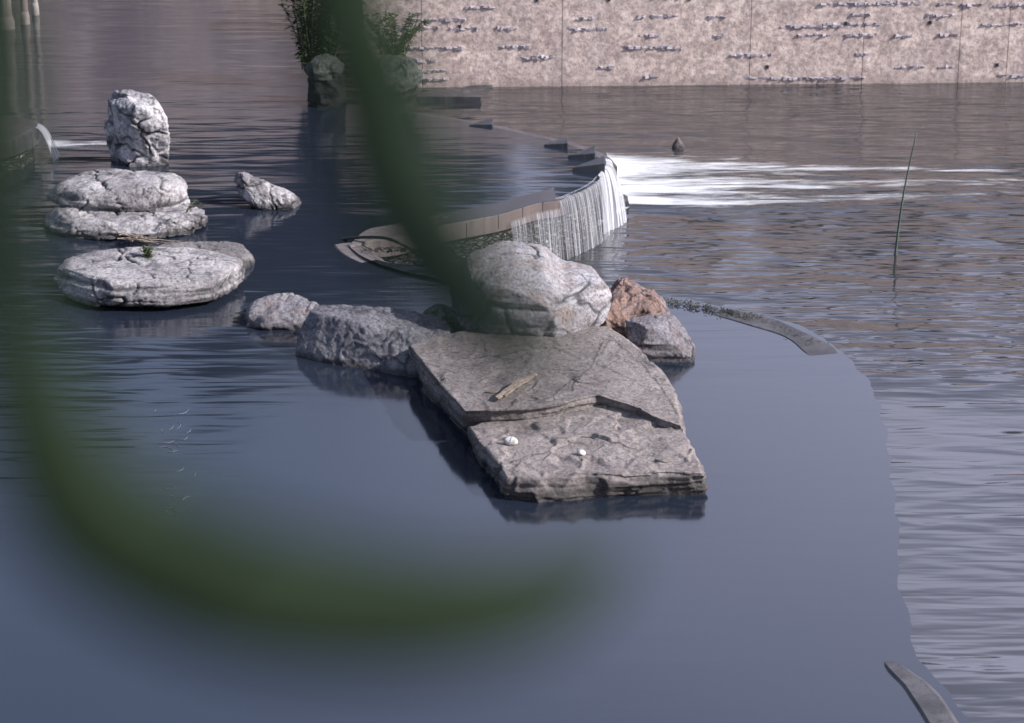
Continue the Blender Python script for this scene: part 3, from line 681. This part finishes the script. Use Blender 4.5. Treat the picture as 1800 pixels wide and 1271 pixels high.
# twigs caught between the layered rock and the flat rock
tw = empty('twig_tangle', tuple(at(215, 428)), 'tangle of thin pale twigs caught at the foot of the layered rock', 'twigs')
for k in range(16):
    x = 205+random.random()*26; y = 408+random.random()*12; L = random.uniform(20, 110)*(1 if k % 3 == 0 else .4); m_ = MB()
    P = [at(x+L*t, y+8*t+random.uniform(-2, 2), .10-.04*t+.03*math.sin(k+4*t)) for t in np.linspace(0, 1, 6)]
    m_.tube(P, .006, 4); m_.build('twig', MAT['wood' if k % 2 else 'twig'], tw)
# hose arching over the weir tip
P = spline([at(585, 424, -.15), at(603, 420, 0), at(640, 417, .09), at(680, 419, .13), at(712, 432, .05), at(742, 452, -.2), at(765, 470, -.5)], 8)
mb = MB(); mb.tube(P, .018, 8); tag(mb.build('hose', MAT['hose'], smooth=True), 'black hose arching out of the water over the pointed end of the weir', 'hose')

# ------------------------------------------------------------------ weeds and shrubs
def leaves(mb, p, d, L, w):
    d = Vector(d).normalized(); s = d.cross(Vector((random.uniform(-.3,.3), random.uniform(-.3,.3), 1))).normalized(); u = s.cross(d)
    n0 = len(mb.v); p = Vector(p)
    for t, ww in ((0, .15), (.35, 1), (.7, .75), (1, .05)):
        q = p+d*L*t-Vector((0,0,1))*L*.35*t*t
        for sg in (-1, 0, 1): mb.v.append(tuple(q+s*sg*w*ww*.5+u*(abs(sg)*w*.12)))
    for r in range(3):
        for c_ in range(2): a_ = n0+r*3+c_; mb.f.append((a_, a_+1, a_+4, a_+3))
def shrub(name, base, hh, ns, nl, L, label, cat, spread=.5, group=None, lean=(0,0)):
    root = empty(name, tuple(base), label, cat, group); st = MB(); lv = MB()
    for k in range(ns):
        a_ = random.uniform(0, 6.28); sp = random.uniform(.2, 1)*spread; P = []; jx = random.uniform(-.16, .16)*hh
        for t in np.linspace(0, 1, 8):
            P.append(Vector((base[0]+jx+math.cos(a_+.5*t)*sp*hh*t**1.3+lean[0]*t*t, base[1]+math.sin(a_)*sp*hh*t**1.3+lean[1]*t*t, base[2]+hh*random.uniform(.93,1)*t*(1-.25*sp*t))))
        st.tube(P, [.004+.006*(1-i/7)*hh for i in range(8)], 4)
        for j in range(nl):
            t = random.uniform(.04, 1); i = min(6, int(t*7)); p = P[i].lerp(P[i+1], t*7-i); b_ = random.uniform(0, 6.28)
            leaves(lv, p, (math.cos(b_), math.sin(b_), random.uniform(-.1,.8)), L*random.uniform(.6, 1.2), L*.38)
    st.build('stem', MAT['twig'], root); lv.build('foliage', MAT['leaf'], root, True); return root
shrub('weed', top_at(Vd, 262, 452), .13, 9, 14, .055, 'small dark green weed growing on top of the disc rock', 'weed', .95)
shrub('weed', at(331, 372, .35), .14, 4, 9, .05, 'tiny green sprig at the right edge of the cap boulder', 'weed', .9, lean=(.12, 0))
# far rocks with bushes
MAT['blackrock'] = rock_mat('wet_black_rock', (.045,.045,.045), (.025,.025,.028), (.05,.06,.04), stain=.4)
MAT['greenrock'] = rock_mat('algae_grey_rock', (.16,.17,.16), (.10,.11,.10), (.06,.08,.05), stain=.6)
_, Vp = rock('plinth_rock', 'black wet stump of rock standing under the far bush', 'rock', 190, .5, 128, [(0,543,606,.05,.95),(.5,545,602,0,1),(1,540,606,.1,.9)], 'blackrock', seed=71, ds=.02, big=.04, facet=.05)
zt = float(Vp[:,2].max())
rock('perched_rock', 'small grey stone perched on the black stump under the far bush', 'rock', 140, .5, 100, [(0,545,592,.1,.9),(.4,538,602,0,1),(.8,546,596,.1,.9),(1,556,584,.3,.8)], 'greenrock', z0=zt-.04, seed=72, ds=.02, big=.05, facet=.05, under=.02)
rock('perched_rock', 'grey stone in the water right of the blurred green leaf, under a leafy shrub', 'rock', 168, .8, 100, [(0,660,728,.1,.9),(.4,655,740,0,1),(.75,662,735,.1,.9),(1,672,722,.3,.8)], 'greenrock', seed=74, ds=.02, big=.06, facet=.06, strata=.03)
shrub('bush', atY(556, 128, 33.0)+np.array([0,.2,0]), 1.35, 34, 80, .11, 'leafy green bush on the far rock stump, left of the blurred leaf', 'bush', .42)
shrub('bush', atY(695, 118, 33.6), .85, 26, 56, .085, 'sparse shrub with arching stems on the rock right of the blurred leaf', 'bush', .8)

# sunk sill with dark line, far middle
sl = sweep('stone_sill', resample([at(700, 172, LOW+.05), at(790, 172.5, LOW+.05), at(846, 173, LOW+.05)], .2)[0], [(-.12,LOW-.3),(-.12,LOW+.10),(.12,LOW+.10),(.12,LOW-.3)], MAT['block'])
tag(sl, 'straight dark sill across the far water right of the blurred leaf', 'sill')
sl = sweep('stone_sill', resample([at(770, 162, LOW+.06), at(850, 146, LOW+.06), at(938, 128, LOW+.06)], .2)[0], [(-.1,LOW-.2),(-.1,LOW+.03),(.1,LOW+.03),(.1,LOW-.2)], MAT['block'])
tag(sl, 'slanting wet sill breaking the far water before the stone wall', 'sill')
# reed in the lower pool
mb = MB(); b0 = at(1574, 448, LOW); t0_ = atY(1612, 233, b0[1]-.1)
mb.tube([b0+(t0_-b0)*t+np.array([-.03*math.sin(3*t), 0, 0]) for t in np.linspace(-.05, 1, 14)], [.018-.012*i/13 for i in range(14)], 7)
MAT['reedstem'] = simple('reed_stem_green', (.05,.075,.06), (.08,.10,.08), 6)
tag(mb.build('reed', MAT['reedstem'], smooth=True), 'single dark green reed stem standing in the lower pool at right', 'reed')

# debris along the crest
dm = MB()
def dline(mb, u0, u1, nn, off, L, r, zc):
    for k in range(nn):
        u = random.uniform(u0, u1)*(nc-2); i = int(u); q = Cr[i+1]; p = Cr[i]+(q-Cr[i])*(u-i); t = (q-p)/np.linalg.norm(q-p); s = np.array([t[1], -t[0], 0])
        o_ = off*random.gauss(0, .5); b_ = random.gauss(0, 1.1); d = t*math.cos(b_)+s*math.sin(b_); l = random.uniform(.3, 1)*L; c_ = p+s*o_
        mb.tube([c_+np.array([0,0,zc])-d*l, c_+np.array([0,0,zc+random.uniform(0,.03)]), c_+d*l+s*.02+np.array([0,0,zc])], [r*.5, r, r*.4], 4, .3)
px2u = lambda px: float(np.argmin(np.abs(((Cr[:,0])/(Cr[:,1]*cP+8*sP)*F+W/2)[:int(nc*.75)]-px)))/(nc-1)
ua, ub, uc = px2u(1165), px2u(1330), px2u(1470)
dline(dm, ua, ub, 260, .10, .035, .004, .012); dline(dm, ub, ub+(uc-ub)*.6, 40, .10, .03, .003, .012)
tag(dm.build('floating_debris', MAT['dryweed']), 'mat of dead weed and twigs caught along the sunken crest right of the rocks', 'debris', kind='stuff')
# bits of leaf litter along the foot of the apron
dd = MB()
for k in range(70):
    p = at(random.uniform(640, 735), 436+random.uniform(0, 8), .035); a_ = random.uniform(0, 6.28)
    dd.tube([p, p+np.array([math.cos(a_)*.05, math.sin(a_)*.05, .02])], [.006, .004], 4)
tag(dd.build('leaf_litter', MAT['dryweed']), 'dark line of leaf litter lying across the pointed end of the weir', 'debris', kind='stuff')

# floating foam filaments left
fl = MB()
for k in range(24):
    t = random.random()**1.1; x = 312+random.uniform(-34, 34)*(1-.35*t); y = 700+230*t; P = []; ang = random.uniform(0, 6.28); r = random.uniform(6, 16)
    for j in range(9): ang += random.uniform(.05, .38); P.append(at(x+r*math.cos(ang), y+r*.55*math.sin(ang), .004))
    fl.tube(P, [.0008+.0016*math.sin(3.1*j/8) for j in range(9)], 4)
MAT['filament'] = simple('foam_filament', (.13,.14,.17), (.20,.21,.24), 30)
tag(fl.build('foam_filaments', MAT['filament']), 'faint lacy trail of foam threads floating in the near left pool', 'foam', kind='stuff')

# ------------------------------------------------------------------ walls behind
def wall_mat(name, c1, c2, c3, rot, mott=0.):
    m = M(name); p = m.pos((1,1,1), (0,0,-rot)); x = m.n('SeparateXYZ'); m.L(p, x.inputs[0]); cb = m.n('CombineXYZ')
    m.L(x.outputs[0], cb.inputs[0]); m.L(x.outputs[2], cb.inputs[1])
    row = m.math('FLOOR', m.math('DIVIDE', x.outputs[2], .14)); colm = m.math('FLOOR', m.math('ADD', m.math('DIVIDE', x.outputs[0], .38), m.math('MULTIPLY', row, .5)))
    cb2 = m.n('CombineXYZ'); m.L(colm, cb2.inputs[0]); m.L(row, cb2.inputs[1]); wn_ = m.n('TexWhiteNoise', noise_dimensions='2D'); m.L(cb2.outputs[0], wn_.inputs['Vector']); brk = wn_.outputs['Value']
    a = m.ramp(m.noise(m.pos((1,1,1.3)), 4.2, 4, .62, .3), .40, .60); c = m.mix(a, c1, c2)
    c = m.mix(m.math('MULTIPLY', brk, .5), c, c3)
    bl = m.ramp(m.noise(m.pos((1.6,1.6,.35)), 2, 4, .6), .45, .65); c = m.mix(m.math('MULTIPLY', bl, .55), c, (.42,.34,.33))
    if mott: c = m.mix(m.math('MULTIPLY', m.ramp(m.noise(m.pos((1,1,1.4)), .55, 4, .6, .5), .42, .6), mott), c, (.17,.13,.15))
    sp = m.ramp(m.noise(p, 14, 8, .75), .38, .6, .6, 1.1); g = m.n('HueSaturation'); m.L(c, g.inputs['Color']); m.L(sp, g.inputs['Value'])
    foot = m.ramp(m.math('ADD', x.outputs[2], m.math('MULTIPLY', m.noise(p, 3, 5), .45)), LOW+.10, LOW+.42, .75, 0)
    m.col(m.mix(foot, g.outputs[0], (.25,.20,.185))); m.rough(.9)
    n1 = m.bump(brk, .010, .6); m.bump(m.noise(p, 30, 8, .7), .015, .7, n1); return m.m
def river_wall(A, B, z0, z1, label, nledge, joints, seed, thick=.6):
    random.seed(seed); A = np.array(A); B = np.array(B); d = B-A; L = np.linalg.norm(d); d /= L; nrm = np.array([d[1], -d[0]])
    if nrm[1] > 0: nrm = -nrm
    ang = math.atan2(d[1], d[0]); root = empty('stone_wall', (A[0], A[1], z0), label, 'wall')
    mt = wall_mat('river_wall_stone', (.70,.575,.52), (.47,.37,.34), (.40,.31,.285), ang, .75 if not nledge else .12); s = 0
    mb = MB(); js = sorted(joints)+[L]
    for j in js:
        w = j-s-.009; c = A+d*(s+w/2)-nrm*thick/2; mb.box((c[0], c[1], (z0+z1)/2-.3), (w, thick, z1-z0+.6), ang); s = j
    mb.build('wall_face', mt, root)
    for k in range(nledge):
        z = z0+.12+random.choice(range(0, 9))*.16+random.uniform(-.03,.03); s = random.uniform(.2, L-1.4); w = random.choice((.2,.3,.45,.6,.9)); mm = MB(); q = 0
        if z > min(z1-.1, 1.2): continue
        while q < w:
            l = random.uniform(.03, .10); pr = random.uniform(.006, .026); hh = random.uniform(.018, .045); c = A+d*(s+q)+nrm*(pr/2-.01)
            mm.box((c[0], c[1], z+random.uniform(-.01,.01)), (l*1.05, pr+.02, hh), ang+random.uniform(-.35,.35), .010); q += l
        mm.build('rough_ledge', MAT['ledge'], root)
    hm = []
    for k in range(16):
        s = .5+k*1.15+random.uniform(-.2,.2)
        if s > L-.3: break
        z = z0+random.choice((.28, .95, 1.35)); c = A+d*s+nrm*.004; h_ = MB(); h_.box((c[0], c[1], z), (.045, .02, .05), ang, .004); h_.build('weep_hole', MAT['hose'], root)
    return root
MAT['ledge'] = simple('broken_ledge_stone', (.42,.385,.41), (.24,.21,.25), 25)
R0 = at(1290, 153, LOW); L1 = at(640, 155, LOW)
river_wall((L1[0], L1[1]), (14., R0[1]+.55), LOW, 1.75, 'long sunlit beige stone river wall at top right with rough ledges and vertical joints', 84, [.9, 3.05, 5.95, 7.7, 9.2, 9.95, 11.5, 13.4, 15], 6)
rw = river_wall((-26, 44.5), (-2.6, 46.5), -.3, 4.6, 'tall stone river wall far behind the upper pool, seen mostly as its reflection', 0, [3, 7, 11, 15, 19], 9)
# land behind the walls and trees on it
def land(P, z, name): return tag(link(name, [(x, y, z) for x, y in P], [tuple(range(len(P)))], MAT['grass'], smooth=False), kind='structure')
land([(L1[0]+.1, L1[1]+.4), (14, R0[1]+.95), (300, R0[1]+.95), (300, 400), (L1[0]+.1, 400)], 1.70, 'right_bank_ground')
land([(-300, 47.2), (-3, 47.2), (-3, 400), (-300, 400)], 4.55, 'far_bank_ground')
def tree(loc, hh, label, seed, cr=1.6, first=None):
    random.seed(seed)
    if first:
        r = first.copy(); C.objects.link(r); r.location = loc; r.rotation_euler = (0, 0, seed*1.3); r['label'] = label
        s = hh/first['hh']; r.scale = (s, s, s)
        for ch in first.children: c_ = ch.copy(); C.objects.link(c_); c_.parent = r
        return r
    root = empty('tree', loc, label, 'tree', 'trees on the far bank'); root['hh'] = hh; tr_ = MB(); lv = MB(); L0 = Vector(loc)
    tr_.tube([L0+Vector((.1*math.sin(t*3), .05*t, hh*.75*t)) for t in np.linspace(0, 1, 9)], [.16*(1-.75*t) for t in np.linspace(0, 1, 9)], 8, .08)
    for k in range(13):
        a_ = k*2.4; t = random.uniform(.08, .72); p = L0+Vector((0,0,hh*t)); e_ = p+Vector((math.cos(a_)*cr*.7, math.sin(a_)*cr*.7, hh*.22))
        tr_.tube([p, p.lerp(e_, .5)+Vector((0,0,.1)), e_], [.06,.04,.015], 5)
        for c_ in range(5):
            cc_ = e_+Vector((random.gauss(0,.5), random.gauss(0,.5), random.gauss(0,.45)))
            for l in range(70):
                q = Vector((random.gauss(0,1), random.gauss(0,1), random.gauss(0,1))).normalized()*random.uniform(.1,.62)
                leaves(lv, cc_+q, (q.x, q.y, q.z+.1), random.uniform(.22,.34), .17)
    tr_.build('trunk', MAT['bark'], root); lv.build('crown', MAT['treeleaf'], root, True); return root
T0 = tree((-9, 49, 4.55), 5.0, 'dark leafy tree on the far bank, reflected behind the pointed rock', 3)
far_trees = [(-3.4, 49.3, 4.6, 'dark leafy tree at the right end of the far bank'), (-5.2, 50.5, 5.6, 'dark leafy tree, second from the right end of the far bank'),
    (-6.9, 49.4, 4.4, 'low dark tree on the far bank just right of the tree above the pointed rock'), (-10.9, 49.6, 5.8, 'tall dark tree on the far bank, first left of the pointed rock tree'),
    (-12.8, 50, 4.6, 'dark leafy tree on the far bank above the upright stone'), (-14.9, 49.3, 6, 'tallest dark leafy tree towards the left end of the far bank'),
    (-17, 50, 5, 'dark leafy tree beyond the far left ledge'), (-19.4, 49.5, 5.6, 'dark leafy tree beyond the far left corner')]
for i, (x, y, h_, lb) in enumerate(far_trees): tree((x, y, 4.55), h_, lb, 5+i, first=T0)
near_trees = ['small dark bushy tree at the left end of the sunlit wall top', 'small dark bushy tree above the slanting left stretch of the sunlit wall', 'lowest dark bushy tree above the bend of the sunlit wall',
    'dark bushy tree just right of the bend above the sunlit wall', 'round dark bushy tree above the middle of the sunlit wall', 'dark bushy tree above the right part of the sunlit wall',
    'broad dark bushy tree at the right edge above the sunlit wall', 'dark bushy tree just beyond the right edge above the wall', 'farthest right dark bushy tree above the wall']
for i, lb in enumerate(near_trees):
    tree((-.8+1.9*i, 39.2+.5*math.sin(i*2.1), 1.7), (2.1, 1.7, 1.5, 2.0, 2.3, 1.8, 2.2, 1.9, 2.4)[i], lb, 25+i, first=T0)
# pale piles at the far left corner
for i, (px, lb) in enumerate(((10, 'thick pale pile standing in the far left corner of the pool'), (44, 'second pale pile from the left corner, with a dark foot'), (62, 'thinner pale pile, third from the left corner'))):
    p = at(px, (50, 42, 26)[i], 0); mb = MB(); r = (.11, .06, .05)[i]
    mb.tube([p+np.array([0,0,z]) for z in np.linspace(-.5, 3.2, 12)], r, 14, .02); mb.tube([p+np.array([0,0,-.3]), p+np.array([0,0,.12]), p+np.array([0,0,.2])], [r*1.3, r*1.25, r*1.02], 14)
    tag(mb.build('concrete_pile', MAT['cap'], smooth=True), lb, 'pile', 'piles at the far left')

# ------------------------------------------------------------------ bank under the camera and the reed whose leaves hang before the lens
bank = tag(link('near_bank_ground', [(-40,-60,6.4),(40,-60,6.4),(40,1.25,6.4),(-40,1.25,6.4),(-40,2.1,-2.5),(40,2.1,-2.5)], [(0,1,2,3),(3,2,5,4)], MAT['grass'], smooth=False), kind='structure')
def blade(name, P, w, mat, parent, facing=(0,-1,.35), thick=.0012):
    P = spline(P, 10); ws = np.interp(np.linspace(0, 1, len(P)), np.linspace(0, 1, len(w)), w); V = []
    fcg = Vector(facing).normalized()
    for i in range(len(P)):
        t = Vector(P[min(i+1, len(P)-1)]-P[max(i-1, 0)]).normalized(); s = t.cross(fcg).normalized(); u = s.cross(t)
        for a_, h_ in ((-1, 0), (-.5, .1), (0, .16), (.5, .1), (1, 0), (.5, .04), (0, .05), (-.5, .04)):
            V.append(tuple(Vector(P[i])+s*a_*ws[i]/2+u*(h_*ws[i]*.5+(thick if a_ not in (-1,1) and h_ > .07 else 0))))
    return link(name, V, grid_faces(len(P), 8, True), mat, parent)
def nearp(px, py, d): r_ = ray(px, py); return r_/np.linalg.norm(r_)*d+np.array([0,0,CAMZ])
reed = empty('reed_plant', (-.34, .95, 6.4), 'blurred green reed right before the lens, its leaves curling round the lower left', 'reed')
mb = MB(); top = nearp(640, -130, .9)
mb.tube(spline([(-.34,.95,6.4), (-.30,.93,7.0), nearp(-420, 500, .9), nearp(-260, 0, .9), nearp(80, -190, .9), nearp(420, -220, .9), top], 6), .004, 8); mb.build('stem', MAT['reed'], reed)
k = .9/F*1.0
blade('leaf', [nearp(-60,-200,.9), nearp(-26,50,.84), nearp(-14,300,.76), nearp(20,560,.68), nearp(75,760,.66), nearp(178,920,.66), nearp(400,1030,.66), nearp(680,1075,.67), nearp(900,1065,.68), nearp(1040,1010,.69), nearp(1100,955,.70)],
      [k*q for q in (120, 170, 150, 112, 150, 185, 185, 165, 130, 80, 10)], MAT['reed'], reed)
blade('leaf', [nearp(600,-140,.9), nearp(612,0,.86), nearp(655,150,.83), nearp(695,300,.79), nearp(755,430,.74), nearp(845,545,.68), nearp(935,635,.62), nearp(1010,705,.58)],
      [k*q for q in (115, 145, 168, 180, 168, 140, 100, 15)], MAT['reed'], reed)
